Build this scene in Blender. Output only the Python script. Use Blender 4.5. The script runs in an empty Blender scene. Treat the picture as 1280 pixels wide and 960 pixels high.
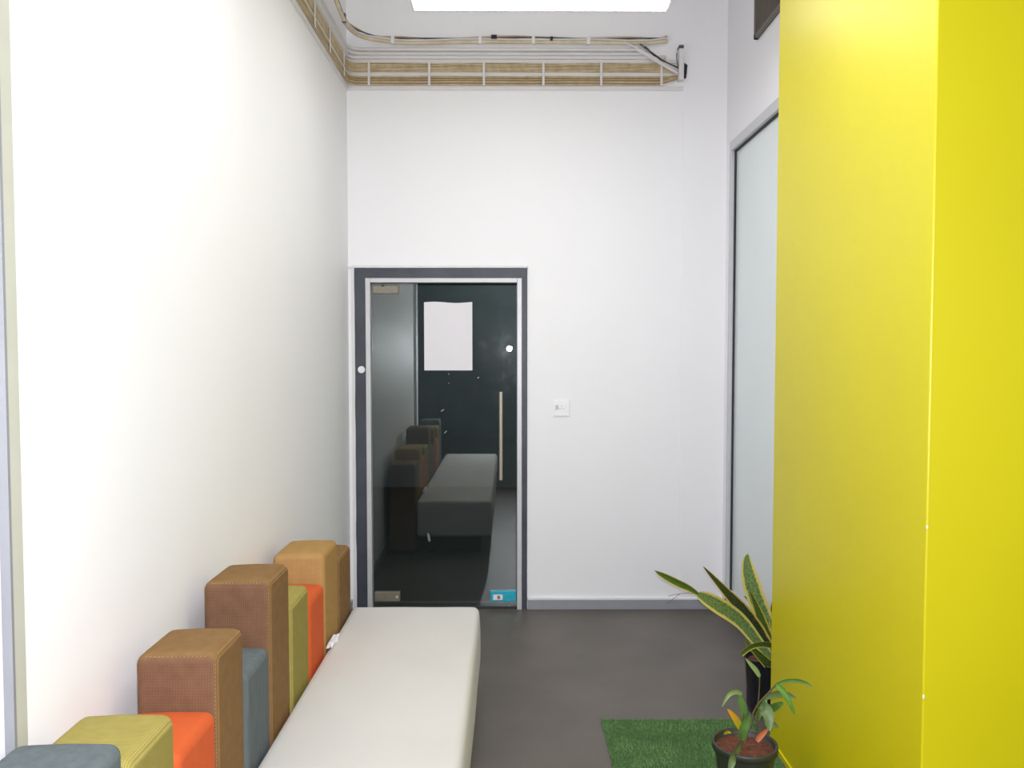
import bpy, bmesh, math, random
from mathutils import Vector, Matrix, noise
random.seed(7)
S = bpy.context.scene
COL = S.collection
# ---------------------------------------------------------------- camera
F = 1020.0; CAMH = 1.65
PITCH = math.atan(43 / F); YAW = math.atan(4 / F)
cam = bpy.data.objects.new('camera', bpy.data.cameras.new('camera')); COL.objects.link(cam)
cam.data.sensor_width = 36; cam.data.lens = 36 * F / 1280; cam.data.clip_start = 0.02
cam.location = (0, 0, CAMH)
cam.rotation_euler = (math.pi / 2 - PITCH, 0, -YAW)
S.camera = cam
# ---------------------------------------------------------------- world, light, exposure
w = bpy.data.worlds.new('world'); S.world = w; w.use_nodes = True
w.node_tree.nodes['Background'].inputs[0].default_value = (0.9, 0.95, 1, 1)
w.node_tree.nodes['Background'].inputs[1].default_value = 0.15
S.view_settings.view_transform = 'Standard'; S.view_settings.look = 'None'
S.view_settings.gamma = 1; S.view_settings.exposure = 0.0
S.view_settings.use_curve_mapping = False
FLASH_W = 262; PEND_E = 23.0
P_NEAR, P_MID, P_HALL, W_HALL, W_CEIL, W_BEY = 8, 20, 14, 66, 15, 70
def light(name, kind, loc, power, color=(1, 1, 1), rot=(0, 0, 0), **kw):
    l = bpy.data.lights.new(name, kind); l.energy = power; l.color = color
    for k, v in kw.items(): setattr(l, k, v)
    o = bpy.data.objects.new(name, l); o.location = loc; o.rotation_euler = rot; COL.objects.link(o); return o
light('camera_flash', 'SPOT', (0.006, 0.03, CAMH + 0.012), FLASH_W, (0.96, 0.965, 1), (math.radians(90), 0, 0), spot_size=math.radians(150), spot_blend=0.6, shadow_soft_size=0.03)
# unseen overhead lamps: near one inferred from the lit walls, others added fill
LC = (0.935, 0.955, 1)
for x, y, p in ((0.3, 0.9, P_NEAR), (0.15, 2.4, P_MID), (0.3, -1.8, P_HALL)):
    light('unseen_overhead_light', 'AREA', (x, y, 3.25), p, LC, shape='RECTANGLE', size=1.2, size_y=0.13)
light('hall_fill_light', 'AREA', (2.1, -4.8, 2.1), W_HALL, (0.93, 0.955, 1), (math.radians(90), 0, 0), shape='RECTANGLE', size=2.3, size_y=2.4)  # added frontal fill from behind the camera, no known window
light('ceiling_fill_light', 'AREA', (0.2, 2.2, 4.13), W_CEIL, LC, shape='RECTANGLE', size=1.6, size_y=2.6)  # unseen overhead fill, added to raise the ambient level
light('beyond_fill_light', 'AREA', (0.5, 8.2, 3.9), W_BEY, (0.95, 1, 1), shape='SQUARE', size=1.0)  # added to lift the dark room seen through the door

# ---------------------------------------------------------------- materials
def lin(c): return tuple((v / 255 / 12.92 if v <= 10 else ((v / 255 + 0.055) / 1.055) ** 2.4) for v in c)
def new_mat(name):
    m = bpy.data.materials.new(name); m.use_nodes = True
    nt = m.node_tree; nt.nodes.clear()
    return m, nt, nt.nodes, nt.links
def mat(name, rgb, rough=0.6, metal=0.0, var=0.06, scale=8.0, bump=0.0, bscale=60.0, rgb2=None, spec=0.5, coat=0.0, sheen=0.0, detail=4):
    m, nt, N, L = new_mat(name)
    out = N.new('ShaderNodeOutputMaterial'); b = N.new('ShaderNodeBsdfPrincipled'); L.new(b.outputs[0], out.inputs[0])
    tc = N.new('ShaderNodeTexCoord'); n = N.new('ShaderNodeTexNoise'); n.inputs['Scale'].default_value = scale; n.inputs['Detail'].default_value = detail
    L.new(tc.outputs['Object'], n.inputs['Vector'])
    r = N.new('ShaderNodeValToRGB'); c = lin(rgb); c2 = lin(rgb2) if rgb2 else tuple(v * (1 - var) for v in c)
    r.color_ramp.elements[0].position = 0.35; r.color_ramp.elements[1].position = 0.65
    r.color_ramp.elements[0].color = (*c2, 1); r.color_ramp.elements[1].color = (*c, 1)
    L.new(n.outputs[0], r.inputs[0]); L.new(r.outputs[0], b.inputs['Base Color'])
    b.inputs['Roughness'].default_value = rough; b.inputs['Metallic'].default_value = metal
    b.inputs['Specular IOR Level'].default_value = spec; b.inputs['Coat Weight'].default_value = coat
    b.inputs['Sheen Weight'].default_value = sheen
    if bump:
        n2 = N.new('ShaderNodeTexNoise'); n2.inputs['Scale'].default_value = bscale; n2.inputs['Detail'].default_value = 5
        L.new(tc.outputs['Object'], n2.inputs['Vector'])
        bp = N.new('ShaderNodeBump'); bp.inputs['Strength'].default_value = bump; bp.inputs['Distance'].default_value = 0.01
        L.new(n2.outputs[0], bp.inputs['Height']); L.new(bp.outputs[0], b.inputs['Normal'])
    return m
def math_n(N, L, op, a, b=None):
    n = N.new('ShaderNodeMath'); n.operation = op
    for i, v in enumerate((a, b)):
        if v is None: continue
        if isinstance(v, (int, float)): n.inputs[i].default_value = v
        else: L.new(v, n.inputs[i])
    return n.outputs[0]
def weave(name, rgb, rgb2, period=0.006, amount=1.0, mottle=None, rough=0.85, side=None):
    """two-yarn woven upholstery: diagonal grid of yarn crossings in object space; side = tint of the flash-lit end faces, painted in"""
    m, nt, N, L = new_mat(name)
    out = N.new('ShaderNodeOutputMaterial'); b = N.new('ShaderNodeBsdfPrincipled'); L.new(b.outputs[0], out.inputs[0])
    b.inputs['Roughness'].default_value = rough; b.inputs['Specular IOR Level'].default_value = 0.2
    tc = N.new('ShaderNodeTexCoord'); sp = N.new('ShaderNodeSeparateXYZ'); L.new(tc.outputs['Object'], sp.inputs[0])
    x, y, z = sp.outputs; k = 2 * math.pi / period
    def sn(v): return math_n(N, L, 'SINE', math_n(N, L, 'MULTIPLY', v, k))
    s = math_n(N, L, 'ADD', x, y)
    g = math_n(N, L, 'MULTIPLY', sn(math_n(N, L, 'ADD', s, z)), sn(math_n(N, L, 'ADD', math_n(N, L, 'SUBTRACT', x, y), math_n(N, L, 'MULTIPLY', z, -1.0))))
    g = math_n(N, L, 'ADD', math_n(N, L, 'MULTIPLY', g, 0.5 * amount), 0.5)
    n = N.new('ShaderNodeTexNoise'); n.inputs['Scale'].default_value = 30; n.inputs['Detail'].default_value = 6
    mp = N.new('ShaderNodeMapping'); mp.inputs['Scale'].default_value = mottle or (1, 1, 1)
    L.new(tc.outputs['Object'], mp.inputs[0]); L.new(mp.outputs[0], n.inputs['Vector'])
    f = math_n(N, L, 'ADD', math_n(N, L, 'MULTIPLY', g, 0.6), math_n(N, L, 'MULTIPLY', n.outputs[0], 0.4))
    r = N.new('ShaderNodeValToRGB'); r.color_ramp.elements[0].position = 0.25; r.color_ramp.elements[1].position = 0.75
    r.color_ramp.elements[0].color = (*lin(rgb2), 1); r.color_ramp.elements[1].color = (*lin(rgb), 1); L.new(f, r.inputs[0])
    colour = r.outputs[0]
    if side:  # end faces carry their flash-lit tint as base colour
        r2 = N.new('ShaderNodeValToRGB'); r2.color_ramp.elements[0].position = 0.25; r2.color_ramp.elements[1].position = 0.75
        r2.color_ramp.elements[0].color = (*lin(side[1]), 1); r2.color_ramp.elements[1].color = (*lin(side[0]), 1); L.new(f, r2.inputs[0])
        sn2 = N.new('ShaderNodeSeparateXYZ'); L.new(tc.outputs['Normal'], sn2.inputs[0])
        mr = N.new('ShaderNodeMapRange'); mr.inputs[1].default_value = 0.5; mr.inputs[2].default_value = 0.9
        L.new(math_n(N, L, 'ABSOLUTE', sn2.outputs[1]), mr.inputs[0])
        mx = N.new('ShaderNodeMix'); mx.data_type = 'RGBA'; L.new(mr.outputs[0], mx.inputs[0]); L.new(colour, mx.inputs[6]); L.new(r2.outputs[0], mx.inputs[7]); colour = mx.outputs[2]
    L.new(colour, b.inputs['Base Color'])
    bp = N.new('ShaderNodeBump'); bp.inputs['Strength'].default_value = 0.35; bp.inputs['Distance'].default_value = 0.003
    L.new(f, bp.inputs['Height']); L.new(bp.outputs[0], b.inputs['Normal'])
    return m
def glass(name, tint, refl, rough=0.0, haze=0.0):
    m, nt, N, L = new_mat(name)
    out = N.new('ShaderNodeOutputMaterial'); t = N.new('ShaderNodeBsdfTransparent'); t.inputs[0].default_value = (*tint, 1)
    g = N.new('ShaderNodeBsdfGlossy'); g.inputs['Roughness'].default_value = rough; g.inputs['Color'].default_value = (0.95, 0.97, 0.97, 1)
    g2 = N.new('ShaderNodeBsdfGlossy'); g2.inputs['Roughness'].default_value = 0.2
    tc = N.new('ShaderNodeTexCoord'); n = N.new('ShaderNodeTexNoise'); n.inputs['Scale'].default_value = 9; n.inputs['Detail'].default_value = 9; n.inputs['Roughness'].default_value = 0.75
    L.new(tc.outputs['Object'], n.inputs['Vector'])
    r = N.new('ShaderNodeValToRGB'); r.color_ramp.elements[0].position = 0.5; r.color_ramp.elements[0].color = (0.01, 0.01, 0.01, 1); r.color_ramp.elements[1].position = 0.72; r.color_ramp.elements[1].color = (haze, haze, haze, 1)
    L.new(n.outputs[0], r.inputs[0])
    mg = N.new('ShaderNodeMixShader'); L.new(r.outputs[0], mg.inputs[0]); L.new(g.outputs[0], mg.inputs[1]); L.new(g2.outputs[0], mg.inputs[2])
    mx = N.new('ShaderNodeMixShader'); mx.inputs[0].default_value = refl
    L.new(t.outputs[0], mx.inputs[1]); L.new(mg.outputs[0], mx.inputs[2]); L.new(mx.outputs[0], out.inputs[0])
    return m
def emit(name, rgb, e):
    m, nt, N, L = new_mat(name)
    out = N.new('ShaderNodeOutputMaterial'); b = N.new('ShaderNodeEmission'); b.inputs[0].default_value = (*rgb, 1); b.inputs[1].default_value = e
    L.new(b.outputs[0], out.inputs[0]); return m
def leaf_mat(name, center, band, margin, mw=0.2, rough=0.4):
    """u across the leaf (0..1), v along it: yellow margins, cross-banded green centre"""
    m, nt, N, L = new_mat(name)
    out = N.new('ShaderNodeOutputMaterial'); b = N.new('ShaderNodeBsdfPrincipled'); L.new(b.outputs[0], out.inputs[0])
    b.inputs['Roughness'].default_value = rough
    tc = N.new('ShaderNodeTexCoord'); sp = N.new('ShaderNodeSeparateXYZ'); L.new(tc.outputs['UV'], sp.inputs[0])
    n = N.new('ShaderNodeTexNoise'); n.inputs['Scale'].default_value = 5; n.inputs['Detail'].default_value = 5
    mp = N.new('ShaderNodeMapping'); mp.inputs['Scale'].default_value = (1.5, 9, 1); L.new(tc.outputs['UV'], mp.inputs[0]); L.new(mp.outputs[0], n.inputs['Vector'])
    r = N.new('ShaderNodeValToRGB'); r.color_ramp.elements[0].position = 0.42; r.color_ramp.elements[1].position = 0.58
    r.color_ramp.elements[0].color = (*lin(band), 1); r.color_ramp.elements[1].color = (*lin(center), 1); L.new(n.outputs[0], r.inputs[0])
    d = math_n(N, L, 'ABSOLUTE', math_n(N, L, 'SUBTRACT', sp.outputs[0], 0.5))
    d = math_n(N, L, 'ADD', d, math_n(N, L, 'MULTIPLY', math_n(N, L, 'SUBTRACT', n.outputs[0], 0.5), 0.12))
    mr = N.new('ShaderNodeMapRange'); mr.inputs[1].default_value = 0.5 - mw - 0.03; mr.inputs[2].default_value = 0.5 - mw + 0.03; L.new(d, mr.inputs[0])
    mx = N.new('ShaderNodeMix'); mx.data_type = 'RGBA'; L.new(mr.outputs[0], mx.inputs[0]); L.new(r.outputs[0], mx.inputs[6]); mx.inputs[7].default_value = (*lin(margin), 1)
    L.new(mx.outputs[2], b.inputs['Base Color']); return m

M = {}
M['wall'] = mat('wall_paint', (242, 241, 245), 0.55, var=0.015, scale=1.5, bump=0.04, bscale=180)
M['wall_dark'] = mat('hall_wall_paint', (120, 122, 126), 0.8, var=0.1, scale=2)
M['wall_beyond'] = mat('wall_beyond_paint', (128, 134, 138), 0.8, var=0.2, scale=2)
M['ceiling'] = mat('ceiling_paint', (205, 205, 208), 0.8)
M['yellow'] = mat('yellow_laminate', (208, 197, 2), 0.42, var=0.05, scale=1.2, rgb2=(204, 192, 2), spec=0.6)
M['floor'] = mat('floor_vinyl', (100, 93, 87), 0.45, scale=3.0, rgb2=(89, 83, 77), bump=0.05, bscale=90, detail=8)
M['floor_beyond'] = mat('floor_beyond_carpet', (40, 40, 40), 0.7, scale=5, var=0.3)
M['base'] = mat('baseboard_grey', (152, 154, 162), 0.4, var=0.06)
M['base_dark'] = mat('plinth_grey', (112, 114, 120), 0.4)
M['post_shade'] = mat('post_shade_beige', (184, 184, 172), 0.6)  # beige tone of the post's shadow on the wall
M['ledge'] = mat('white_caulk', (228, 228, 230), 0.6, bump=0.2)
M['slate'] = mat('slate_frame_paint', (68, 72, 84), 0.45, scale=6, rgb2=(56, 60, 70), bump=0.1, bscale=40)
M['alu'] = mat('aluminium_white', (206, 206, 211), 0.4, metal=0.15)
M['alu_grey'] = mat('aluminium_grey', (150, 152, 158), 0.4, metal=0.3)
M['steel'] = mat('brushed_steel', (198, 190, 178), 0.32, metal=0.75, scale=60)
M['steel_warm'] = mat('worn_steel', (138, 130, 116), 0.5, metal=0.2, scale=40, var=0.15)
M['gasket'] = mat('dark_gasket', (40, 42, 44), 0.6)
M['paper'] = mat('paper', (228, 225, 232), 0.7, var=0.01)
M['door_glass'] = glass('door_glass', (0.62, 0.67, 0.66), 0.10, 0.0, 0.045)
M['frost'] = mat('frosted_glass', (222, 231, 232), 0.22, var=0.02, scale=2, coat=0.3)
M['cyan'] = mat('cyan_film', (30, 178, 205), 0.35, scale=30, var=0.15)
M['red'] = mat('red_button', (200, 90, 90), 0.5)
M['seat'] = mat('seat_fabric', (202, 199, 195), 0.85, var=0.05, scale=2.5, bump=0.12, bscale=350, sheen=0.1)
M['black'] = mat('black_base', (32, 32, 34), 0.6)
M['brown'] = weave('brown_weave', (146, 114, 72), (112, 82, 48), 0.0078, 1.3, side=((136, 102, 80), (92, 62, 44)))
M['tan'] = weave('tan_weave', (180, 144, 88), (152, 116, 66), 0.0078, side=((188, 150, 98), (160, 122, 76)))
M['olive'] = weave('olive_weave', (172, 160, 90), (134, 122, 58), 0.0085, 1.5)
M['orange'] = weave('orange_weave', (206, 96, 50), (194, 84, 42), 0.004, 0.5)
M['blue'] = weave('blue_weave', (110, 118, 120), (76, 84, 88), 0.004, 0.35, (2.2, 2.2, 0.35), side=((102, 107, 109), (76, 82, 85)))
M['thread'] = mat('stitch_thread', (166, 138, 96), 0.7)
M['cable'] = mat('cable_cream', (206, 188, 154), 0.5, scale=25, rgb2=(186, 166, 130))
M['cable_pale'] = mat('cable_pale', (218, 206, 186), 0.5, scale=12, rgb2=(202, 184, 154))
M['cable_brown'] = mat('cable_brown', (150, 118, 88), 0.5)
M['cable_dark'] = mat('cable_dark', (84, 80, 82), 0.5)
M['pvc'] = mat('pvc_white', (224, 220, 222), 0.45, var=0.04)
M['tie'] = mat('tie_white', (235, 234, 236), 0.45)
M['vent'] = mat('vent_metal', (104, 96, 88), 0.5)
M['vent_dark'] = mat('vent_void', (44, 40, 38), 0.9)
M['switch'] = mat('switch_plastic', (238, 238, 240), 0.3, var=0.0)
M['switch_grey'] = mat('switch_detail', (196, 198, 204), 0.4)
M['lamp'] = emit('lamp_diffuser', (1.0, 0.985, 1.0), PEND_E)
M['lamp_body'] = mat('lamp_body', (190, 176, 182), 0.5)
M['turf'] = mat('turf_backing', (62, 92, 52), 0.9, scale=30)
M['blade'] = mat('turf_blade', (112, 152, 90), 0.6, scale=9, rgb2=(82, 120, 64))
M['pot'] = mat('pot_plastic', (58, 60, 52), 0.45, scale=20, var=0.15)
M['pot_black'] = mat('black_grow_bag', (24, 24, 32), 0.28, bump=0.8, bscale=30)
M['soil'] = mat('red_soil', (118, 66, 46), 0.95, scale=60, rgb2=(86, 46, 34), bump=1.0, bscale=70)
M['snake'] = leaf_mat('snake_leaf', (126, 148, 92), (88, 118, 66), (214, 200, 112), 0.17)
M['snake_dark'] = leaf_mat('snake_leaf_dark', (62, 74, 44), (40, 54, 32), (206, 180, 92), 0.12)
M['snake_mid'] = leaf_mat('snake_leaf_mid', (82, 104, 40), (50, 76, 26), (196, 184, 70), 0.10)
M['leaf_green'] = mat('leaf_green', (92, 132, 62), 0.4, scale=20, var=0.2)
M['leaf_bright'] = mat('leaf_bright', (84, 136, 34), 0.5, scale=20, var=0.2)
M['leaf_grey'] = mat('leaf_greygreen', (104, 126, 82), 0.45, scale=20, var=0.15)
M['leaf_pale'] = mat('leaf_pale', (132, 156, 96), 0.45, scale=20, var=0.15)
M['leaf_orange'] = mat('leaf_yellowing', (214, 150, 24), 0.5, scale=18, rgb2=(170, 160, 30))
M['leaf_dead'] = mat('leaf_dead', (204, 116, 76), 0.6, scale=30, var=0.2)
M['stem'] = mat('stem_brown', (104, 92, 58), 0.6, scale=40, var=0.3)

# ---------------------------------------------------------------- helpers
def mesh_obj(name, bm, m=None, parent=None, smooth=False, recalc=True):
    if recalc: bmesh.ops.recalc_face_normals(bm, faces=bm.faces)
    me = bpy.data.meshes.new(name); bm.to_mesh(me); bm.free()
    ms = m if isinstance(m, (list, tuple)) else [m]
    for k in ms:
        if k: me.materials.append(k)
    if smooth: me.polygons.foreach_set('use_smooth', [True] * len(me.polygons))
    o = bpy.data.objects.new(name, me); COL.objects.link(o)
    if parent: o.parent = parent
    return o
def tag(o, label=None, cat=None, group=None, kind=None):
    if label: o['label'] = label
    if cat: o['category'] = cat
    if group: o['group'] = group
    if kind: o['kind'] = kind
    return o
def empty(name, loc=(0, 0, 0), kind=None):
    o = bpy.data.objects.new(name, None); COL.objects.link(o); o.location = loc; o.empty_display_size = 0.1
    if kind: o['kind'] = kind
    return o
def rel(parent, o):
    """parent o, keeping its world-space mesh where it is"""
    o.parent = parent; o.location = o.location - parent.location; return o
def box(bm, a, b, bev=0.0, seg=2):
    r = bmesh.ops.create_cube(bm, size=1.0)
    vs = r['verts']
    for v in vs: v.co = Vector(tuple((a[i] + b[i]) / 2 + v.co[i] * (b[i] - a[i]) for i in range(3)))
    if bev:
        es = list({e for v in vs for e in v.link_edges})
        bmesh.ops.bevel(bm, geom=es, offset=bev, segments=seg, affect='EDGES', profile=0.5)
def bx(name, a, b, m, parent=None, bev=0.0, seg=2, smooth=False):
    bm = bmesh.new(); box(bm, a, b, bev, seg); o = mesh_obj(name, bm, m, None, smooth)
    return rel(parent, o) if parent else o
def tube(bm, pts, r, seg=8, caps=True):
    pts = [Vector(p) for p in pts]; rings = []
    rad = r if isinstance(r, (list, tuple)) else [r] * len(pts)
    up = Vector((0, 0, 1))
    for i, p in enumerate(pts):
        t = (pts[min(i + 1, len(pts) - 1)] - pts[max(i - 1, 0)]).normalized()
        u = t.cross(up)
        if u.length < 0.05: u = t.cross(Vector((0, 1, 0)))
        u.normalize(); v = t.cross(u)
        rings.append([bm.verts.new(p + (u * math.cos(a) + v * math.sin(a)) * rad[i]) for a in [2 * math.pi * k / seg for k in range(seg)]])
    for a, b in zip(rings, rings[1:]):
        for k in range(seg): bm.faces.new((a[k], a[(k + 1) % seg], b[(k + 1) % seg], b[k]))
    if caps: bm.faces.new(rings[0]); bm.faces.new(rings[-1][::-1])
def smooth_path(pts, n=8):
    pts = [Vector(p) for p in pts]; out = []
    for i in range(len(pts) - 1):
        p0 = pts[max(i - 1, 0)]; p1 = pts[i]; p2 = pts[i + 1]; p3 = pts[min(i + 2, len(pts) - 1)]
        for k in range(n):
            t = k / n
            out.append(0.5 * ((2 * p1) + (p2 - p0) * t + (2 * p0 - 5 * p1 + 4 * p2 - p3) * t * t + (3 * p1 - p0 - 3 * p2 + p3) * t ** 3))
    out.append(pts[-1]); return out
def lathe(bm, prof, c, seg=40):
    rings = []
    for r, z in prof:
        if r < 1e-5: rings.append([bm.verts.new((c[0], c[1], c[2] + z))])
        else: rings.append([bm.verts.new((c[0] + r * math.cos(2 * math.pi * k / seg), c[1] + r * math.sin(2 * math.pi * k / seg), c[2] + z)) for k in range(seg)])
    for a, b in zip(rings, rings[1:]):
        for k in range(seg):
            k2 = (k + 1) % seg
            if len(a) == 1: bm.faces.new((a[0], b[k], b[k2]))
            elif len(b) == 1: bm.faces.new((a[k], a[k2], b[0]))
            else: bm.faces.new((a[k], a[k2], b[k2], b[k]))
def at(px, py, y):
    """world point at depth y seen from where the photograph was taken (used to measure positions)"""
    a = (px - 640) / F; b = -(py - 480) / F
    Y = math.cos(PITCH) + b * math.sin(PITCH); Z = -math.sin(PITCH) + b * math.cos(PITCH)
    X = a * math.cos(YAW) + Y * math.sin(YAW); Y2 = -a * math.sin(YAW) + Y * math.cos(YAW)
    t = y / Y2; return Vector((X * t, y, CAMH + Z * t))
def disc(bm, c, r, n, depth, seg=20):
    """short cylinder facing -y"""
    tube(bm, [c, (c[0], c[1] - depth, c[2])], r, seg)

# ---------------------------------------------------------------- the setting
XL, XR, YB, ZC = -1.004, 1.356, 5.131, 4.15
def struct(o): o['kind'] = 'structure'; return o
struct(bx('floor', (-4.2, -5, -0.1), (3.2, 5.30, 0), M['floor']))
struct(bx('ceiling', (-4.2, -5, ZC), (3.2, 10.5, ZC + 0.1), M['ceiling']))
OX0, OX1, OZ = -0.978, 0.116, 2.165          # door opening
bm = bmesh.new()
box(bm, (-4.2, YB, 0), (OX0, YB + 0.17, ZC)); box(bm, (OX1, YB, 0), (3.2, YB + 0.17, ZC)); box(bm, (OX0, YB, OZ), (OX1, YB + 0.17, ZC))
struct(mesh_obj('wall_back', bm, M['wall']))
struct(bx('wall_left', (XL - 0.15, 1.27, 0), (XL, YB, ZC), M['wall']))
# right wall with the opening of the glazed partition
PY1, PY0, PZ0, PZ1 = 5.045, 3.2, 0.135, 2.905
bm = bmesh.new()
box(bm, (XR, PY1, 0), (XR + 0.12, YB, ZC)); box(bm, (XR, 3.2, PZ1), (XR + 0.12, PY1, ZC))
struct(mesh_obj('wall_right', bm, M['wall']))
# shallow plaster step in the back-right corner, slanted top shaped after a shadow line
bm = bmesh.new()
pts = [(1.081, 0.07), (XR, 0.07), (XR, 2.905), (1.081, 3.13)]
fr = [bm.verts.new((x, YB - 0.007, z)) for x, z in pts]; bk = [bm.verts.new((x, YB, z)) for x, z in pts]
bm.faces.new(fr); bm.faces.new(bk[::-1])
for i in range(4): bm.faces.new((fr[i], bk[i], bk[(i + 1) % 4], fr[(i + 1) % 4]))
struct(mesh_obj('trim_1', bm, M['wall']))
# yellow pillar
PX, PYa, PYb = 1.102, 2.131, 3.376
pil = struct(bx('wall_pillar', (PX, PYa, 0), (2.0, PYb, ZC), M['yellow'], bev=0.004))
struct(bx('trim_2', (PX - 0.006, PYa - 0.006, 0), (1.9, PYb, 0.022), M['yellow']))
for p in ((1157.5, 659), (1154, 871)):
    q = at(*p, PYa); bm = bmesh.new(); bmesh.ops.create_icosphere(bm, subdivisions=1, radius=0.006)
    for v in bm.verts: v.co.x *= 0.5; v.co.z *= 1 + 0.4 * random.random(); v.co.y *= 0.4
    o = mesh_obj('paint_chip', bm, M['ledge'], pil); o.location = (PX + 0.002, PYa - 0.0005, q.z)
# rest of the hall behind the camera
struct(bx('wall_hall_back', (-4.2, -5.1, 0), (3.2, -5, ZC), M['wall_dark']))
struct(bx('wall_hall_left', (-4.3, -5, 0), (-4.2, YB, ZC), M['wall_dark']))
struct(bx('wall_hall_right', (3.2, -5, 0), (3.3, YB, ZC), M['wall_dark']))
# room beyond the glass door
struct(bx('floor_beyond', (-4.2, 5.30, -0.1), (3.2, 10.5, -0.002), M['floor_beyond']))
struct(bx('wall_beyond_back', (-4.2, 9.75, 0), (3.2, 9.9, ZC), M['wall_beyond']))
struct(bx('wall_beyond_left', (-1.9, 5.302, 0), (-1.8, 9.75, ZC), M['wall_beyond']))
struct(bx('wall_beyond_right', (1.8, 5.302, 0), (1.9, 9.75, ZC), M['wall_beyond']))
# baseboards
def baseboard(name, a, b, m, ledge):
    e = empty(name, ((a[0] + b[0]) / 2, (a[1] + b[1]) / 2, 0), 'structure')
    bx('board', a, b, m, e, 0.002)
    if ledge: bx('caulk_line', (a[0], a[1] - 0.003, b[2]), (b[0], b[1], b[2] + 0.010), M['ledge'], e)
baseboard('baseboard_back', (OX1 + 0.004, YB - 0.014, 0), (XR, YB, 0.062), M['base'], True)
bx('wall_right_plinth', (XR - 0.004, PY0, 0), (XR + 0.12, PY1, PZ0), M['base_dark'])['kind'] = 'structure'
struct(bx('baseboard_left', (XL, 1.62, 0), (XL + 0.012, YB, 0.062), M['base']))
# metal corner post at the near end of the left wall
bm = bmesh.new(); box(bm, (XL - 0.004, 1.598, 0), (-0.984, 1.606, ZC))
struct(mesh_obj('trim_3', bm, M['alu_grey']))
struct(bx('trim_4', (XL, 1.606, 0), (-0.992, 1.655, ZC), M['post_shade']))  # beige strip standing in for the shadow beside the post
# glazed partition in the right wall
win = empty('window_1', (XR, (PY0 + PY1) / 2, PZ0), 'structure')
bx('glass_pane', (XR + 0.03, PY0, PZ0 + 0.02), (XR + 0.042, PY1 - 0.02, PZ1 - 0.02), M['frost'], win)
for a, b in (((XR - 0.003, PY1 - 0.03, PZ0), (XR + 0.06, PY1 + 0.004, PZ1 + 0.012)), ((XR - 0.003, PY0, PZ1 - 0.045), (XR + 0.06, PY1 - 0.03, PZ1 + 0.012)), ((XR - 0.004, PY0, PZ0), (XR + 0.06, PY1 - 0.03, PZ0 + 0.02))):
    bx('window_frame', a, b, M['alu'], win, 0.002)
bx('gasket', (XR + 0.018, PY1 - 0.038, PZ0 + 0.02), (XR + 0.03, PY1 - 0.030, PZ1 - 0.045), M['gasket'], win)
bx('gasket', (XR + 0.018, PY0, PZ1 - 0.055), (XR + 0.03, PY1 - 0.030, PZ1 - 0.045), M['gasket'], win)

# ---------------------------------------------------------------- glass door
door = empty('door_1', ((OX0 + OX1) / 2, YB, 0), 'structure')
IX0, IX1, IZ = -0.896, 0.082, 2.096           # inside of the slate surround
def ragged(name, a, b, m, axis, amp=0.004):
    """board whose long outer edges wander a little, as roughly painted"""
    bm = bmesh.new(); n = 40
    lo, hi = a[axis], b[axis]; o = 0 if axis == 2 else 2
    rows = []
    for i in range(n + 1):
        t = lo + (hi - lo) * i / n
        d0 = noise.noise(Vector((t * 5, a[0] * 3, a[2]))) * amp; d1 = 0
        r = []
        for (u, y) in ((a[o] + d0, a[1]), (b[o] + d1, a[1]), (b[o] + d1, b[1]), (a[o] + d0, b[1])):
            c = [0, y, 0]; c[axis] = t; c[o] = u; r.append(bm.verts.new(c))
        rows.append(r)
    for p, q in zip(rows, rows[1:]):
        for k in range(4): bm.faces.new((p[k], p[(k + 1) % 4], q[(k + 1) % 4], q[k]))
    bm.faces.new(rows[0]); bm.faces.new(rows[-1][::-1])
    return rel(door, mesh_obj(name, bm, m))
ragged('door_surround', (OX0 + 0.014, YB - 0.012, 0), (IX0, YB + 0.10, OZ - 0.006), M['slate'], 2)
ragged('door_surround', (OX1 - 0.004, YB - 0.012, 0), (IX1, YB + 0.10, OZ - 0.006), M['slate'], 2)
ragged('door_surround', (IX0, YB - 0.012, OZ - 0.008), (IX1, YB + 0.10, IZ), M['slate'], 0)
bx('plaster_edge', (OX0 - 0.03, YB - 0.014, OZ - 0.006), (OX1 + 0.006, YB + 0.02, OZ + 0.010), M['ledge'], door, 0.003)
bx('plaster_edge', (OX0 - 0.006, YB - 0.010, 0), (OX0 + 0.016, YB + 0.05, OZ - 0.006), M['ledge'], door, 0.003)
for a, b in (((IX0, YB - 0.016, 0), (IX0 + 0.030, YB + 0.06, IZ)), ((IX1 - 0.030, YB - 0.016, 0), (IX1, YB + 0.06, IZ)), ((IX0 + 0.03, YB - 0.016, IZ - 0.028), (IX1 - 0.03, YB + 0.06, IZ))):
    bx('inner_frame', a, b, M['alu'], door, 0.003)
GY = YB + 0.012; GX0, GX1 = IX0 + 0.034, IX1 - 0.034; GZ0, GZ1 = 0.015, IZ - 0.032
bx('glass_panel', (GX0, GY, GZ0), (GX1, GY + 0.010, GZ1), M['door_glass'], door)
bx('gasket', (GX0 - 0.004, GY + 0.02, GZ1 - 0.008), (GX1 + 0.004, GY + 0.04, GZ1 + 0.006), M['gasket'], door)
bx('threshold', (IX0, YB, -0.001), (IX1, YB + 0.10, 0.008), M['gasket'], door)
def fitting(name, p, q, m, label=None):
    a = at(*p, GY - 0.012); b = at(*q, GY - 0.012)
    o = bx(name, (a.x, GY - 0.012, b.z), (b.x, GY + 0.022, a.z), m, door, 0.004)
    if label: o['label'] = label
    return o, a, b
o, a, b = fitting('patch_fitting', (466, 357), (498, 367), M['steel_warm'])
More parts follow.
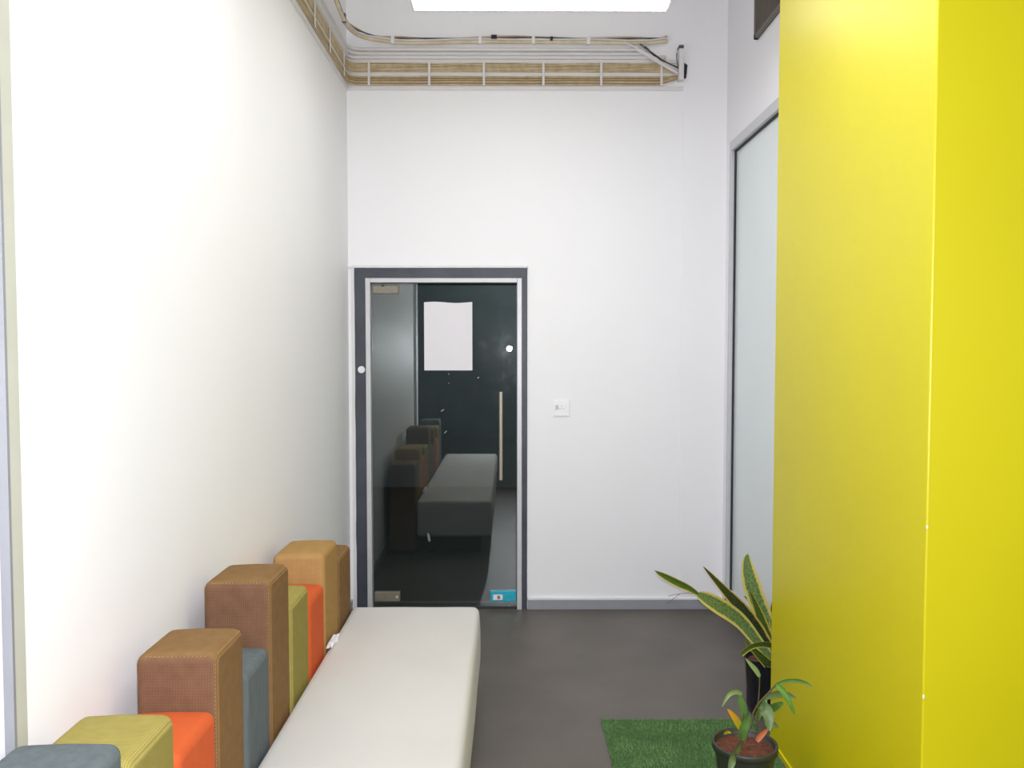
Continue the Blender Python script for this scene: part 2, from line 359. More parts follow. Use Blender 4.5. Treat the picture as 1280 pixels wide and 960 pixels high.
bx('screw', (a.x + 0.055, GY - 0.016, a.z - 0.006), (a.x + 0.072, GY - 0.011, a.z + 0.003), M['gasket'], o).location -= o.parent.location
o, a, b = fitting('patch_fitting', (468, 740), (500, 752), M['steel_warm'])
s = bx('screw', (b.x - 0.026, GY - 0.015, (a.z + b.z) / 2 - 0.007), (b.x - 0.012, GY - 0.011, (a.z + b.z) / 2 + 0.007), M['alu'], o); s.location -= o.parent.location
o, a, b = fitting('lock_case', (613, 739), (645, 752), M['cyan'], 'cyan film covered lock case')
s = bx('lock_plate', (a.x + 0.018, GY - 0.015, b.z + 0.012), (a.x + 0.078, GY - 0.0115, a.z - 0.022), M['switch'], o); s.location -= o.parent.location
s = bx('lock_cylinder', (a.x + 0.044, GY - 0.018, b.z + 0.018), (a.x + 0.062, GY - 0.0145, a.z - 0.028), M['red'], o); s.location -= o.parent.location
# long bar handle
hx = (at(626, 490, GY - 0.05)).x; hz1 = at(626, 490, GY - 0.05).z; hz0 = at(626, 600, GY - 0.05).z
bm = bmesh.new(); tube(bm, [(hx, GY - 0.05, hz0), (hx, GY - 0.05, hz1)], 0.0115, 16)
hd = rel(door, mesh_obj('handle', bm, M['steel'], smooth=False))
for z in (hz0 + 0.07, hz1 - 0.07):
    bm = bmesh.new(); tube(bm, [(hx, GY - 0.05, z), (hx, GY, z)], 0.008, 12)
    s = mesh_obj('standoff', bm, M['steel'], hd); s.location = (0, 0, 0)
q = at(452, 462, YB - 0.012); bm = bmesh.new(); disc(bm, (q.x, q.y, q.z), 0.022, 0, 0.010, 24); disc(bm, (q.x, q.y - 0.01, q.z), 0.012, 0, 0.006, 24)
rel(door, mesh_obj('door_button', bm, M['switch']))
# paper notice, slightly curled at its top edge
a = at(530, 378, GY - 0.003); b = at(590.5, 463, GY - 0.003)
bm = bmesh.new(); nx, nz = 10, 12; grid = []
for j in range(nz + 1):
    row = []
    for i in range(nx + 1):
        u, v = i / nx, j / nz
        row.append(bm.verts.new((a.x + (b.x - a.x) * u, GY - 0.003 - 0.006 * (1 - v) ** 4 * (0.5 + 0.5 * math.sin(u * 9)) - 0.003 * (1 - abs(2 * u - 1)), a.z + (b.z - a.z) * v + 0.004 * (1 - v) ** 6 * math.sin(u * 7))))
    grid.append(row)
for j in range(nz):
    for i in range(nx): bm.faces.new((grid[j][i], grid[j][i + 1], grid[j + 1][i + 1], grid[j + 1][i]))
tag(mesh_obj('paper_notice', bm, M['paper']), 'blank white paper sheet stuck on the glass door', 'paper')
# tape remnants on the glass
tape = [((598, 472), 0.012, 0.006, 0.6, 'bright tape scrap on the glass just below the right corner of the paper'),
        ((561, 467.5), 0.003, 0.018, 0.0, 'thin white tape strip hanging under the middle of the paper'),
        ((561, 479), 0.005, 0.006, 0.0, 'tiny white tape dot lowest under the middle of the paper'),
        ((557, 540), 0.030, 0.003, 0.85, 'slanted tape sliver on the glass above the reflected bench'),
        ((553, 513), 0.030, 0.003, 0.6, 'pale slanted tape streak between the paper and the handle height'),
        ((536, 672), 0.020, 0.075, 0.15, 'whitish torn sticker remnant low on the glass door')]
for (p, ww, hh, ang, lab) in tape:
    q = at(*p, GY - 0.0015); bm = bmesh.new(); c, s_ = math.cos(ang), math.sin(ang); vs = []
    for i in range(10):
        t = 2 * math.pi * i / 10; rr = 0.75 + 0.25 * random.random()
        u, v = ww / 2 * math.cos(t) * rr, hh / 2 * math.sin(t) * rr
        vs.append(bm.verts.new((q.x + u * c - v * s_, q.y, q.z + u * s_ + v * c)))
    bm.faces.new(vs)
    tag(mesh_obj('tape_scrap', bm, M['paper'] if hh < 0.05 else M['wall_dark']), lab, 'tape', 'tape scraps on the glass door')

# ---------------------------------------------------------------- wall switch
a = at(692, 500, YB); b = at(712, 520, YB)
sw = tag(empty('wall_switch', ((a.x + b.x) / 2, YB, b.z)), 'white square switch plate on the white wall right of the glass door', 'switch')
bx('faceplate', (a.x, YB - 0.010, b.z), (b.x, YB, a.z), M['switch'], sw, 0.003)
bx('switch_rocker', (a.x + 0.012, YB - 0.013, b.z + 0.040), (a.x + 0.030, YB - 0.0095, b.z + 0.070), M['switch_grey'], sw, 0.001)
bm = bmesh.new()
for dx, dz in ((0, 0.010), (-0.010, -0.006), (0.010, -0.006)): disc(bm, (a.x + 0.050 + dx, YB - 0.0096, b.z + 0.053 + dz), 0.004, 0, 0.002, 10)
rel(sw, mesh_obj('socket_holes', bm, M['switch_grey']))
bx('switch_rocker', (a.x + 0.072, YB - 0.013, b.z + 0.030), (a.x + 0.090, YB - 0.0095, b.z + 0.080), M['switch'], sw, 0.001)

# ---------------------------------------------------------------- pendant lamp
lz = 3.246; la, lb = (-0.442, 3.806), (0.739, 3.912)
lamp = tag(empty('pendant_light', ((la[0] + lb[0]) / 2, (la[1] + lb[1]) / 2, lz)), 'long narrow white pendant light glowing high above the door', 'lamp')
bm = bmesh.new()
box(bm, (la[0] - 0.006, la[1] - 0.008, lz), (lb[0] + 0.006, la[1], lz + 0.05)); box(bm, (la[0] - 0.006, lb[1], lz), (lb[0] + 0.006, lb[1] + 0.016, lz + 0.05))
box(bm, (la[0] - 0.006, la[1], lz), (la[0], lb[1], lz + 0.05)); box(bm, (lb[0], la[1], lz), (lb[0] + 0.006, lb[1], lz + 0.05))
box(bm, (la[0] - 0.006, la[1] - 0.008, lz + 0.04), (lb[0] + 0.006, lb[1] + 0.016, lz + 0.055))
rel(lamp, mesh_obj('housing', bm, M['lamp_body']))
bx('diffuser', (la[0], la[1], lz - 0.002), (lb[0], lb[1], lz + 0.012), M['lamp'], lamp)
for x in (la[0] + 0.15, lb[0] - 0.15):
    bm = bmesh.new(); tube(bm, [(x, 3.87, lz + 0.05), (x, 3.87, ZC)], 0.0015, 6); rel(lamp, mesh_obj('suspension_wire', bm, M['alu']))

# ---------------------------------------------------------------- air vent high on the right wall
vy0, vy1, vz0, vz1 = 3.50, 4.516, 3.336, 3.75
vent = tag(empty('air_vent', (XR, (vy0 + vy1) / 2, vz0)), 'dark slatted air vent high on the white wall beside the yellow pillar', 'vent')
bx('backing', (XR - 0.004, vy0, vz0), (XR, vy1, vz1), M['vent_dark'], vent)
for a, b in (((vy0, vz0), (vy1, vz0 + 0.022)), ((vy0, vz1 - 0.022), (vy1, vz1)), ((vy0, vz0), (vy0 + 0.03, vz1)), ((vy1 - 0.03, vz0), (vy1, vz1))):
    bx('vent_frame', (XR - 0.022, a[0], a[1]), (XR - 0.004, b[0], b[1]), M['vent'], vent, 0.002)
for i in range(40):
    y = vy0 + 0.045 + i * (vy1 - vy0 - 0.09) / 39
    bx('slat', (XR - 0.018, y - 0.003, vz0 + 0.022), (XR - 0.004, y + 0.003, vz1 - 0.022), M['vent'], vent)

# ---------------------------------------------------------------- cable tray round the back-left corner
T0, T1, T2, T3, T4, T5 = 3.262, 3.283, 3.338, 3.362, 3.418, 3.440   # rail / cables / rail / cables / rail heights
XE = 1.06
tray = tag(empty('cable_tray', (0, YB, T0)), 'white ladder cable tray running round the top of the back and left walls', 'cable tray')
for z0, z1 in ((T0 - 0.008, T1 - 0.004), (T2, T3), (T4, T5)):
    bx('rail', (XL, YB - 0.012, z0), (XE + 0.02, YB, z1), M['pvc'], tray, 0.002)
    bx('rail', (XL, 2.2, z0), (XL + 0.012, YB - 0.012, z1), M['pvc'], tray, 0.002)
for px in (462, 537, 605, 679, 751, 826):
    x = at(px, 90, YB).x
    bx('rung', (x - 0.0075, YB - 0.030, T1 - 0.006), (x + 0.0075, YB - 0.026, T4 + 0.006), M['pvc'], tray, 0.002)
for y in (4.93, 4.55, 4.2, 3.85, 3.5, 3.15, 2.8, 2.45):
    bx('rung', (XL + 0.024, y - 0.008, T1 - 0.004), (XL + 0.028, y + 0.008, T4 + 0.004), M['pvc'], tray, 0.001)
def corner_path(z, off, xe, y0=2.2, R=0.06, n=6, wob=0.0, ph=0.0):
    """along the left wall, round the corner, along the back wall"""
    p = []; yy = y0
    while yy < YB - off - R: p.append((XL + off, yy, z + wob * math.sin(yy * 9 + ph))); yy += 0.12
    cx, cy = XL + off + R, YB - off - R
    for i in range(n + 1):
        a = math.pi - (math.pi / 2) * i / n; p.append((cx + R * math.cos(a), cy + R * math.sin(a), z))
    x = cx + 0.08
    while x < xe: p.append((x, YB - off, z + wob * math.sin(x * 9 + ph))); x += 0.12
    p.append((xe, YB - off, z)); return p
for (z0, z1, lab) in ((T1, T2, 'lower bundle of cream cables in the wall tray'), (T3, T4, 'upper bundle of cream cables in the wall tray')):
    bm = bmesh.new(); bm2 = bmesh.new()
    n = 9; r = (z1 - z0) / n / 2
    for layer in range(2):
        for k in range(n):
            z = z0 + r + k * 2 * r
            zt = 3.345 + (z - 3.345) * 0.35
            path = corner_path(z, 0.008 + r + layer * 1.7 * r, 0.93, wob=0.0016, ph=random.random() * 6)
            path += [(1.0, YB - 0.016, (z + zt) / 2), (XE, YB - 0.012, zt)]
            tube(bm2 if random.random() < 0.16 else bm, path, r * random.uniform(0.92, 1.12), 6)
    rt = tag(empty('cable_bundle', (0, YB, z0)), lab, 'cables', 'cable bundles in the wall tray')
    o = mesh_obj('cables', bm, M['cable'], smooth=True); o['kind'] = 'stuff'; rel(rt, o)
    o = mesh_obj('brown_cables', bm2, M['cable_brown'], smooth=True); o['kind'] = 'stuff'; rel(rt, o)
for z, r, lab in ((3.500, 0.011, 'uppermost of the two slim white conduits above the cable tray'), (3.474, 0.010, 'slim white conduit second above the cable tray'), ):
    bm = bmesh.new(); tube(bm, corner_path(z, 0.012, 0.87, R=0.09), r, 10)
    tag(mesh_obj('conduit_pipe', bm, M['pvc'], smooth=True), lab, 'conduit')
bm = bmesh.new(); path = corner_path(3.452, 0.012, 0.97, R=0.05); tube(bm, path, 0.012, 10)
tag(mesh_obj('conduit_pipe', bm, M['pvc'], smooth=True), 'fat white conduit resting right on top of the cable tray', 'conduit')
# loose bundle sweeping round the corner above the conduits
LP = [at(408, -40, 3.9), at(424, 8, 4.35), at(436, 32, 4.75), at(452, 43, 4.98), at(480, 49, 5.09), at(520, 51, 5.11), at(600, 50, 5.11), at(680, 50, 5.11), at(760, 51, 5.11), at(812, 51, 5.11), at(834, 49, 5.11)]
sp = smooth_path(LP, 6)
lb_ = tag(empty('loose_cable_bundle', (0, YB, 3.5)), 'loose beige and dark cable bundle sweeping round the corner above the conduits', 'cables')
def strand(name, dz, dy, r, m, wob, end=None, start=0):
    ph = random.random() * 6
    pts = [p + Vector((0, dy, dz + wob * math.sin(i * 0.55 + ph))) for i, p in enumerate(sp)][start:]
    if end: pts = pts[:end]
    bm = bmesh.new(); tube(bm, pts, r, 8); rel(lb_, mesh_obj(name, bm, m, smooth=True))
strand('conduit', -0.012, 0, 0.012, M['cable_pale'], 0.001)
strand('cable', 0.004, -0.004, 0.005, M['pvc'], 0.003)
strand('cable', 0.012, 0, 0.004, M['cable_dark'], 0.004)
strand('cable', 0.020, 0.004, 0.003, M['cable'], 0.006)
strand('cable', 0.016, 0.008, 0.003, M['cable_brown'], 0.005)
for px in (452, 492, 600, 663, 730):
    q = at(px, 50, 5.10); k = min(sp, key=lambda v: abs(v.x - q.x))
    bx('cable_tie', (k.x - 0.010, k.y - 0.015, k.z - 0.026), (k.x + 0.010, k.y + 0.012, k.z + 0.022), M['tie'] if px != 452 else M['cable_dark'], lb_, 0.003)
for p, q in (((614, 44), (621, 48)), ((688, 46), (691, 50))):
    a = at(*p, 5.09); b = at(*q, 5.09); bx('black_clip', (a.x, 5.08, b.z), (b.x, 5.10, a.z), M['black'], lb_, 0.001)
# drop cables from the conduits into the wall sleeve
dr = tag(empty('drop_cables', (1.0, YB, 3.4)), 'black and white cables slanting down into the wall sleeve at the tray end', 'cables')
for p0, p1, p2, m, r in (((800, 55), (828, 75), (848, 85), 'cable_dark', 0.005), ((806, 58), (824, 74), (847, 84), 'black', 0.005), ((796, 62), (824, 78), (848, 92), 'pvc', 0.010), ((780, 52), (815, 70), (848, 88), 'pvc', 0.005), ((846, 66), (846, 75), (848, 84), 'cable_dark', 0.003)):
    bm = bmesh.new(); tube(bm, smooth_path([at(*p0, 5.10), at(*p1, 5.085), at(*p2, 5.10)], 6), r, 8); rel(dr, mesh_obj('cable', bm, M[m], smooth=True))
a = at(848, 57, 5.10); b = at(854, 101, 5.10)
br = tag(empty('wall_sleeve', (a.x, YB, b.z)), 'upright white bracket with a dark opening where the cables enter the wall', 'bracket')
bx('bracket_plate', (a.x, 5.075, b.z), (b.x, YB, a.z), M['pvc'], br, 0.004)
c = at(849, 56, 5.07); d = at(855, 60, 5.07); bx('bracket_cap', (c.x, 5.07, d.z), (d.x, YB, c.z), M['cable_dark'], br, 0.003)
c = at(853, 78, 5.11); d = at(859, 99, 5.11)
bm = bmesh.new(); vs = [bm.verts.new(v) for v in ((c.x, 5.10, c.z), (c.x + 0.034, 5.12, c.z - 0.012), (c.x + 0.026, 5.12, d.z + 0.008), (c.x, 5.10, d.z))]
f = bm.faces.new(vs); bmesh.ops.solidify(bm, geom=[f], thickness=0.012); rel(br, mesh_obj('dark_flap', bm, M['slate']))

# ---------------------------------------------------------------- bench
BX0, BX1, BY0, BY1, BZ0, BZ1 = -0.738, -0.140, 0.82, 3.815, 0.15, 0.44
bench = tag(empty('bench', ((BX0 + BX1) / 2, (BY0 + BY1) / 2, 0)), 'long low bench with a white fabric seat in front of the coloured blocks', 'bench')
bm = bmesh.new()
NX, NY, NZ = 14, 60, 8
bmesh.ops.create_cube(bm, size=1.0)
bmesh.ops.subdivide_edges(bm, edges=bm.edges[:], cuts=15, use_grid_fill=True)
hx_, hy_, hz_ = (BX1 - BX0) / 2, (BY1 - BY0) / 2, (BZ1 - BZ0) / 2
R = 0.028
for v in bm.verts:
    u, vv, ww = v.co.x * 2, v.co.y * 2, v.co.z * 2
    def ease(t, h):                       # more loops near the edges so the rounding is smooth
        s = math.copysign(1, t); k = abs(t); i = k * 8
        if i > 5.01: return s * (h - R * 1.6 + (R * 1.6) * (i - 5) / 3)
        return s * (h - R * 1.6) * i / 5
    p = Vector((ease(u, hx_), ease(vv, hy_), ease(ww, hz_)))
    q = Vector((max(-hx_ + R, min(hx_ - R, p.x)), max(-hy_ + R, min(hy_ - R, p.y)), max(-hz_ + R, min(hz_ - R, p.z))))
    d = p - q
    if d.length > 1e-6: p = q + d.normalized() * R
    fx, fy = 1 - (p.x / hx_) ** 2, 1 - (p.y / hy_) ** 4
    if p.z > 0: p.z += 0.008 * max(fx, 0) * max(fy, 0) + 0.0015 * noise.noise(p * 6)
    fz = 1 - (p.z / hz_) ** 2
    if p.x > 0: p.x += 0.008 * max(fz, 0) + 0.005 * noise.noise(Vector((0, p.y * 2.2, p.z * 5)))
    v.co = p
o = mesh_obj('seat_cushion', bm, M['seat'], bench, True); o.location = (0, 0, (BZ0 + BZ1) / 2)
bx('base', (BX0 + 0.05, BY0 + 0.08, 0.03), (BX1 - 0.09, BY1 - 0.10, BZ0 + 0.01), M['black'], bench)
for x in (BX0 + 0.08, BX1 - 0.14):
    for y in (BY0 + 0.15, (BY0 + BY1) / 2, BY1 - 0.17):
        bx('foot', (x, y, 0), (x + 0.05, y + 0.05, 0.032), M['black'], bench)
# crumpled scrap between the blocks and the seat
q = at(412, 790, 3.35); bm = bmesh.new(); bmesh.ops.create_icosphere(bm, subdivisions=2, radius=1)
for v in bm.verts: v.co = Vector((v.co.x * 0.013, v.co.y * 0.08, v.co.z * 0.012)) * (1 + 1.1 * noise.noise(v.co * 3.1))
o = mesh_obj('paper_scrap', bm, M['paper']); o.location = (-0.724, 3.33, 0.449)
tag(o, 'small crumpled white scrap wedged between the bench seat and the tan block', 'paper')

# ---------------------------------------------------------------- upholstered blocks along the wall
blocks = [  # y0, y1, height, material, label
    (1.325, 1.556, 0.895, 'blue', 'grey-blue upholstered block nearest the camera, beside the metal post'),
    (1.566, 1.797, 0.842, 'olive', 'olive green upholstered block second from the camera, behind the nearest grey-blue one'),
    (1.801, 2.048, 0.735, 'orange', 'orange upholstered block between the near olive block and a brown block'),
    (2.040, 2.268, 0.873, 'brown', 'brown woven upholstered block nearest the camera of the three brown ones'),
    (2.276, 2.510, 0.728, 'blue', 'low grey-blue upholstered block between the two large brown blocks'),
    (2.516, 2.746, 0.928, 'brown', 'tallest brown woven block, in the middle of the row'),
    (2.754, 3.008, 0.778, 'olive', 'olive green upholstered block between the tallest brown block and an orange one'),
    (3.012, 3.262, 0.708, 'orange', 'orange upholstered block in front of the tan block'),
    (3.262, 3.524, 0.826, 'tan', 'tan woven upholstered block second from the door'),
    (3.534, 3.812, 0.736, 'brown', 'brown woven upholstered block at the door end, behind the tan one')]
FX0, FX1 = -0.956, -0.744
for i, (y0, y1, h, mk, lab) in enumerate(blocks):
    if i and y0 < blocks[i - 1][1]: y0 = blocks[i - 1][1] + 0.001
    root = tag(empty('upholstered_block', ((FX0 + FX1) / 2, (y0 + y1) / 2, 0)), lab, 'cushion', 'upholstered backrest blocks along the wall')
    dx, dy = (FX1 - FX0) / 2, (y1 - y0) / 2
    bm = bmesh.new(); box(bm, (-dx, -dy, 0.03), (dx, dy, h), 0.026, 5)
    bmesh.ops.subdivide_edges(bm, edges=[e for e in bm.edges if e.calc_length() > 0.1], cuts=5, use_grid_fill=True)
    for v in bm.verts:
        p = v.co
        if p.z > h - 0.08:
            p.z += 0.004 * (1 - (p.x / dx) ** 2) * (1 - (p.y / dy) ** 2)
            p.z -= 0.014 * max(0, -p.x / dx) * 0.3
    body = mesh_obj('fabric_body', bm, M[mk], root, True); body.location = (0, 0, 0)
    m_ = body.modifiers.new('n', 'WEIGHTED_NORMAL'); m_.keep_sharp = False
    bm = bmesh.new(); box(bm, (-dx + 0.02, -dy + 0.02, 0), (dx - 0.02, dy - 0.02, 0.031)); mesh_obj('plinth', bm, M['black'], root)
    if mk in ('brown', 'tan', 'olive'):     # stitched edge seams
        bm = bmesh.new(); e = 0.0085; step = 0.0105
        def dash(c, d):
            c = Vector(c); d = Vector(d) * 0.0032
            tube(bm, [c - d, c + d], 0.0011, 4)
        x = -dx + 0.03
        while x < dx - 0.03: dash((x, -dy + e, h - e + 0.0005), (1, 0, 0.5)); x += step
        z = h - 0.03
        while z > 0.47: dash((dx - e, -dy + e, z), (0.3, -0.3, 1)); z -= step
        y = -dy + 0.03
        while y < dy - 0.02: dash((dx - e, y, h - e + 0.001), (0, 1, 0.3)); y += step
        mesh_obj('seam', bm, M['thread'], root)['kind'] = 'stuff'

# ---------------------------------------------------------------- artificial grass mat
mx0, mx1, my0, my1 = 0.411, 1.088, 2.25, 3.560
mat_o = tag(empty('grass_mat', ((mx0 + mx1) / 2, (my0 + my1) / 2, 0)), 'green artificial grass mat on the floor beside the yellow pillar', 'mat')
bx('backing', (mx0, my0, 0.0), (mx1, my1, 0.006), M['turf'], mat_o)
vs = []; fs = []
for i in range(42000):
    x = random.uniform(mx0 - 0.003, mx1); y = random.uniform(my0, my1 + 0.003)
    a = random.uniform(0, 6.283); h = random.uniform(0.006, 0.012); l = random.uniform(0, 0.006); b = a + 1.57
    k = len(vs); vs += [(x - 0.0014 * math.cos(b), y - 0.0014 * math.sin(b), 0.005), (x + 0.0014 * math.cos(b), y + 0.0014 * math.sin(b), 0.005), (x + l * math.cos(a), y + l * math.sin(a), 0.006 + h)]
    fs.append((k, k + 1, k + 2))
me = bpy.data.meshes.new('turf_pile'); me.from_pydata(vs, [], fs); me.materials.append(M['blade'])
o = bpy.data.objects.new('turf_pile', me); COL.objects.link(o); o['kind'] = 'stuff'; rel(mat_o, o)

# ---------------------------------------------------------------- plants
def leaf(name, pts, width, m, parent, fold=0.25, prof=None, n=8, twist=0.0, thick=0.0014):
    """blade along pts, broadside to -y; width in metres; returns the part"""
    path = smooth_path(pts, n); bm = bmesh.new(); uvl = bm.loops.layers.uv.new('UVMap'); rows = []
    L_ = len(path) - 1
    for i, p in enumerate(path):
        t = i / L_
        wd = width * (prof(t) if prof else math.sin(math.pi * (0.12 + 0.88 * t) ** 0.9) ** 0.7 + 0.02)
        d = (path[min(i + 1, L_)] - path[max(i - 1, 0)]).normalized()
        s = d.cross(Vector((0, -1, 0)))
        if s.length < 0.1: s = Vector((1, 0, 0))
        s.normalize(); nrm = s.cross(d).normalized()
        if twist: 
            rot = Matrix.Rotation(twist * t, 3, d); s = rot @ s; nrm = rot @ nrm
        row = []
        for k in range(7):
            u = k / 6 - 0.5
            row.append((bm.verts.new(p + s * u * wd - nrm * (0.25 - u * u) * wd * fold * 2), u + 0.5, t))
        rows.append(row)
    for a, b in zip(rows, rows[1:]):
        for k in range(6):
            q = (a[k], a[k + 1], b[k + 1], b[k]); f = bm.faces.new([v[0] for v in q])
            for lp, v in zip(f.loops, q): lp[uvl].uv = (v[1], v[2])
    return rel(parent, mesh_obj(name, bm, m, smooth=True))
# snake plant in a black grow bag
sx, sy = 1.185, 3.66
snake = tag(empty('snake_plant', (sx, sy, 0)), 'yellow-edged snake plant in a black bag pot behind the yellow pillar', 'plant')
bm = bmesh.new()
lathe(bm, [(0, 0.0), (0.088, 0.0), (0.094, 0.03), (0.098, 0.12), (0.102, 0.2), (0.106, 0.245), (0.109, 0.255), (0.104, 0.256), (0.098, 0.235), (0.096, 0.225), (0, 0.225)], (sx, sy, 0), 48)
for v in bm.verts:
    rr = math.hypot(v.co.x - sx, v.co.y - sy)
    if rr > 0.08:
        k = 1 + 0.06 * noise.noise(Vector((math.atan2(v.co.y - sy, v.co.x - sx) * 2.5, v.co.z * 8, 0)))
        v.co.x = sx + (v.co.x - sx) * k; v.co.y = sy + (v.co.y - sy) * k
        if v.co.z > 0.2: v.co.z += 0.012 * noise.noise(Vector((v.co.x * 30, v.co.y * 30, 3)))
rel(snake, mesh_obj('grow_bag', bm, M['pot_black'], smooth=True))
bm = bmesh.new(); lathe(bm, [(0, 0.0), (0.09, -0.002)], (sx, sy, 0.232), 24); rel(snake, mesh_obj('soil', bm, M['soil']))
def px(*l): return [at(a, b, y) for a, b, y in l]
wide = lambda t: max(0.03, min(1.0, 0.42 + 1.5 * t) * (1 - max(0, (t - 0.45) / 0.55) ** 1.6))
leaf('leaf', px((972, 832, 3.62), (950, 806, 3.60), (925, 776, 3.56), (895, 755, 3.50), (872, 742, 3.46)), 0.074, M['snake'], snake, 0.12, lambda t: (0.5 + 1.1 * t) * (1 if t < 0.45 else 1) * (1 - max(0, (t - 0.5) / 0.5) ** 2.4 * 0.82) * 0.85)
leaf('leaf', px((873, 743, 3.46), (862, 736, 3.45), (845, 728, 3.43), (828, 719, 3.42), (818, 713, 3.41)), 0.027, M['snake_mid'], snake, 0.35, lambda t: (0.45 + 0.75 * math.sin(math.pi * t)) * (1 - t ** 6))
leaf('leaf', px((974, 836, 3.63), (955, 803, 3.62), (930, 765, 3.58), (905, 737, 3.55), (879, 708, 3.52)), 0.082, M['snake_dark'], snake, 0.2, lambda t: min(1, 0.45 + 1.6 * t) * (1 - t ** 1.9) + 0.02)
leaf('leaf', px((980, 838, 3.72), (966, 795, 3.72), (950, 760, 3.71), (938, 725, 3.70), (934, 703, 3.70), (935, 691, 3.70)), 0.084, M['snake'], snake, 0.2, lambda t: (1 - max(0, (t - 0.55) / 0.45) ** 1.3 * 0.97) * min(1, 0.55 + 1.2 * t) if t < 0.93 else 0.03)
leaf('leaf', px((978, 836, 3.64), (962, 805, 3.64), (950, 770, 3.64), (937, 737, 3.63)), 0.062, M['snake_mid'], snake, 0.3, lambda t: min(1, 0.7 + 1.2 * t) * (1 - t ** 2.2) + 0.02)
leaf('leaf', px((985, 830, 3.70), (972, 790, 3.72), (968, 765, 3.72), (970, 740, 3.72)), 0.060, M['snake_dark'], snake, 0.3, wide)
leaf('leaf', px((984, 835, 3.60), (972, 812, 3.54), (958, 806, 3.50), (944, 807, 3.47), (934, 812, 3.45), (927, 818, 3.44)), 0.034, M['snake_mid'], snake, 0.3, lambda t: (0.9 - 0.3 * t))
leaf('leaf', px((982, 850, 3.62), (968, 838, 3.58), (952, 822, 3.55), (938, 808, 3.53), (930, 800, 3.53)), 0.060, M['snake_mid'], snake, 0.3, lambda t: (1 - t ** 1.3) + 0.02)
leaf('leaf', px((975, 800, 3.75), (962, 780, 3.77), (950, 762, 3.78), (930, 745, 3.79)), 0.050, M['snake_dark'], snake, 0.3, wide)
bm = bmesh.new(); tube(bm, smooth_path(px((868, 742, 3.46), (852, 742, 3.45), (836, 745, 3.44)), 5), [0.0012] * 11, 5); tube(bm, px((850, 742, 3.45), (833, 755, 3.44)), 0.001, 5)
rel(snake, mesh_obj('dry_tendril', bm, M['stem']))
# small leafy plant in a plastic pot
pcx, pcy, PH, PR = 0.862, 2.92, 0.20, 0.116
plant = tag(empty('potted_plant', (pcx, pcy, 0)), 'small leafy plant in a dark plastic pot with red soil, on the grass mat', 'plant')
Zm = 0.0185
bm = bmesh.new()
lathe(bm, [(0, 0.0), (PR * 0.70, 0.0), (PR * 0.74, 0.01), (PR * 0.92, PH - 0.032), (PR * 0.93, PH - 0.028), (PR, PH - 0.024), (PR * 1.01, PH - 0.004), (PR * 0.99, PH), (PR * 0.94, PH), (PR * 0.92, PH - 0.006), (PR * 0.90, PH - 0.03), (0, PH - 0.03)], (pcx, pcy, Zm), 48)
rel(plant, mesh_obj('pot', bm, M['pot'], smooth=True))
bm = bmesh.new(); rings = []
lathe(bm, [(0, 0), (0.02, 0), (0.04, 0), (0.06, 0), (0.08, 0), (PR * 0.905, 0)], (pcx, pcy, Zm + PH - 0.026), 32)
for v in bm.verts: v.co.z += 0.008 * noise.noise(v.co * 40) + 0.004 * noise.noise(v.co * 110)
rel(plant, mesh_obj('soil', bm, M['soil'], smooth=True))
def stem(pts, r):
    bm = bmesh.new(); tube(bm, smooth_path(px(*pts), 6), r, 8); rel(plant, mesh_obj('stem', bm, M['stem'], smooth=True))
Y = 2.92
stem(((929, 943, Y), (933, 920, Y), (938.5, 905, Y), (941, 893, Y), (948, 880, Y - .01), (958, 869, Y - .02), (970, 856, Y - .03)), 0.0035)
stem(((941, 893, Y), (947, 880, Y), (949, 862, Y), (949.5, 846, Y)), 0.0022)
stem(((948, 925, Y + .02), (947, 903, Y + .02), (948, 885, Y + .02)), 0.003)
stem(((928, 941, Y - .01), (926, 926, Y - .02), (928, 905, Y - .02), (930, 885, Y - .02)), 0.003)
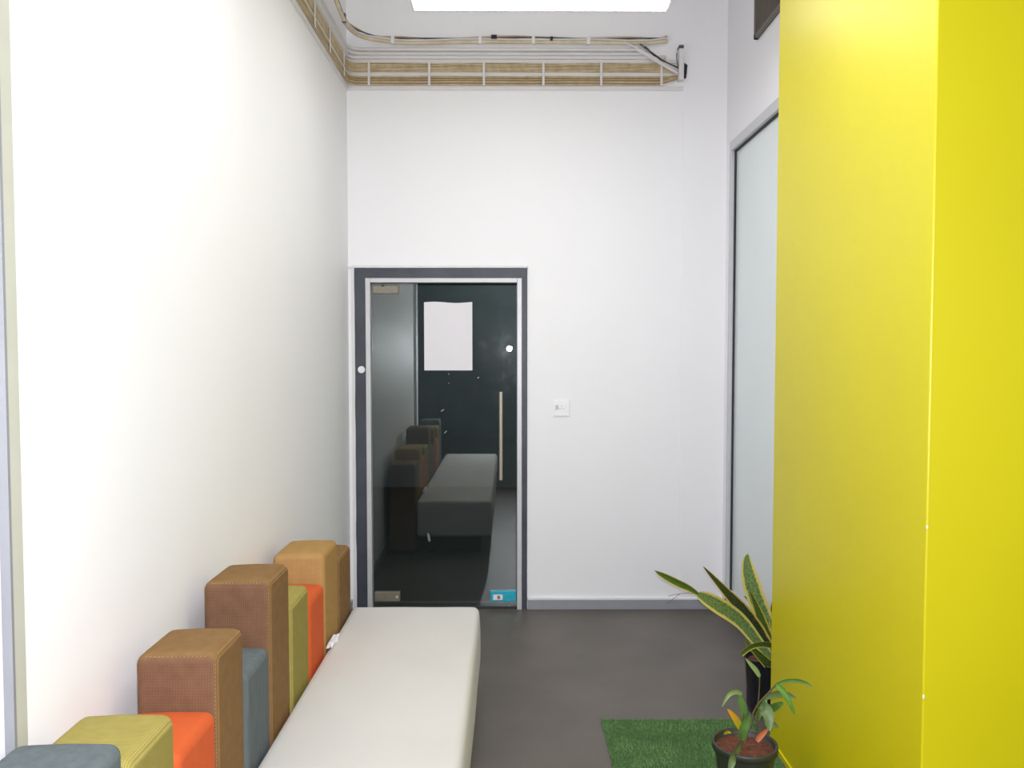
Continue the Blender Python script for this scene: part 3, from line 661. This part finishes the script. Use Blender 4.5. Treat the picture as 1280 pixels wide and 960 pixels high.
lf = lambda *a, **k: leaf('leaf', *a, plant, 0.3, **k)
lf(px((970, 856, Y - .03), (982, 851.5, Y - .04), (996, 851, Y - .06), (1008, 854, Y - .08), (1016, 860, Y - .1)), 0.014, M['leaf_green'])
lf(px((970, 855, Y - .03), (978, 863, Y - .05), (986, 876, Y - .07), (994, 894, Y - .08)), 0.021, M['leaf_bright'])
lf(px((957, 872, Y - .02), (970, 868, Y - .01), (983, 868, Y), (995, 873, Y)), 0.026, M['leaf_grey'])
lf(px((956, 889, Y), (964, 886, Y - .02), (971, 882, Y - .04), (979, 878, Y - .05)), 0.034, M['leaf_green'])
lf(px((951, 881, Y), (957, 887, Y - .03), (961, 898, Y - .05), (962, 914, Y - .06)), 0.044, M['leaf_grey'])
lf(px((949.5, 846, Y), (945, 838, Y), (939, 831, Y), (932, 823, Y)), 0.017, M['leaf_pale'])
lf(px((946, 900, Y + .02), (950, 890, Y + .02), (955, 880, Y + .03), (958, 872, Y + .04)), 0.026, M['leaf_green'])
lf(px((931, 899, Y - .02), (929, 886, Y - .03), (926, 875, Y - .03), (924, 867, Y - .03)), 0.026, M['leaf_green'])
lf(px((928, 868, Y - .03), (920, 865, Y - .04), (911, 869, Y - .05), (902, 884, Y - .05)), 0.018, M['leaf_pale'])
lf(px((926, 912, Y), (922, 903, Y), (917, 895, Y), (909.5, 886, Y)), 0.024, M['leaf_orange'])
lf(px((927, 926, Y - .02), (929, 914, Y - .03), (933, 903, Y - .03), (937, 893, Y - .03)), 0.034, M['leaf_green'])
lf(px((927, 929, Y - .03), (922, 938, Y - .08), (916, 950, Y - .13), (911, 968, Y - .15)), 0.036, M['leaf_grey'])
lf(px((946, 927, Y - .02), (950, 921, Y - .02), (955, 916, Y - .02), (960, 911, Y - .02)), 0.022, M['leaf_dead'])
lf(px((956, 905, Y), (962, 904, Y), (968, 906, Y), (973, 910, Y)), 0.020, M['leaf_grey'])
lf(px((905, 917, Y + .06), (910, 915, Y + .07), (914, 916, Y + .07)), 0.012, M['leaf_orange'])
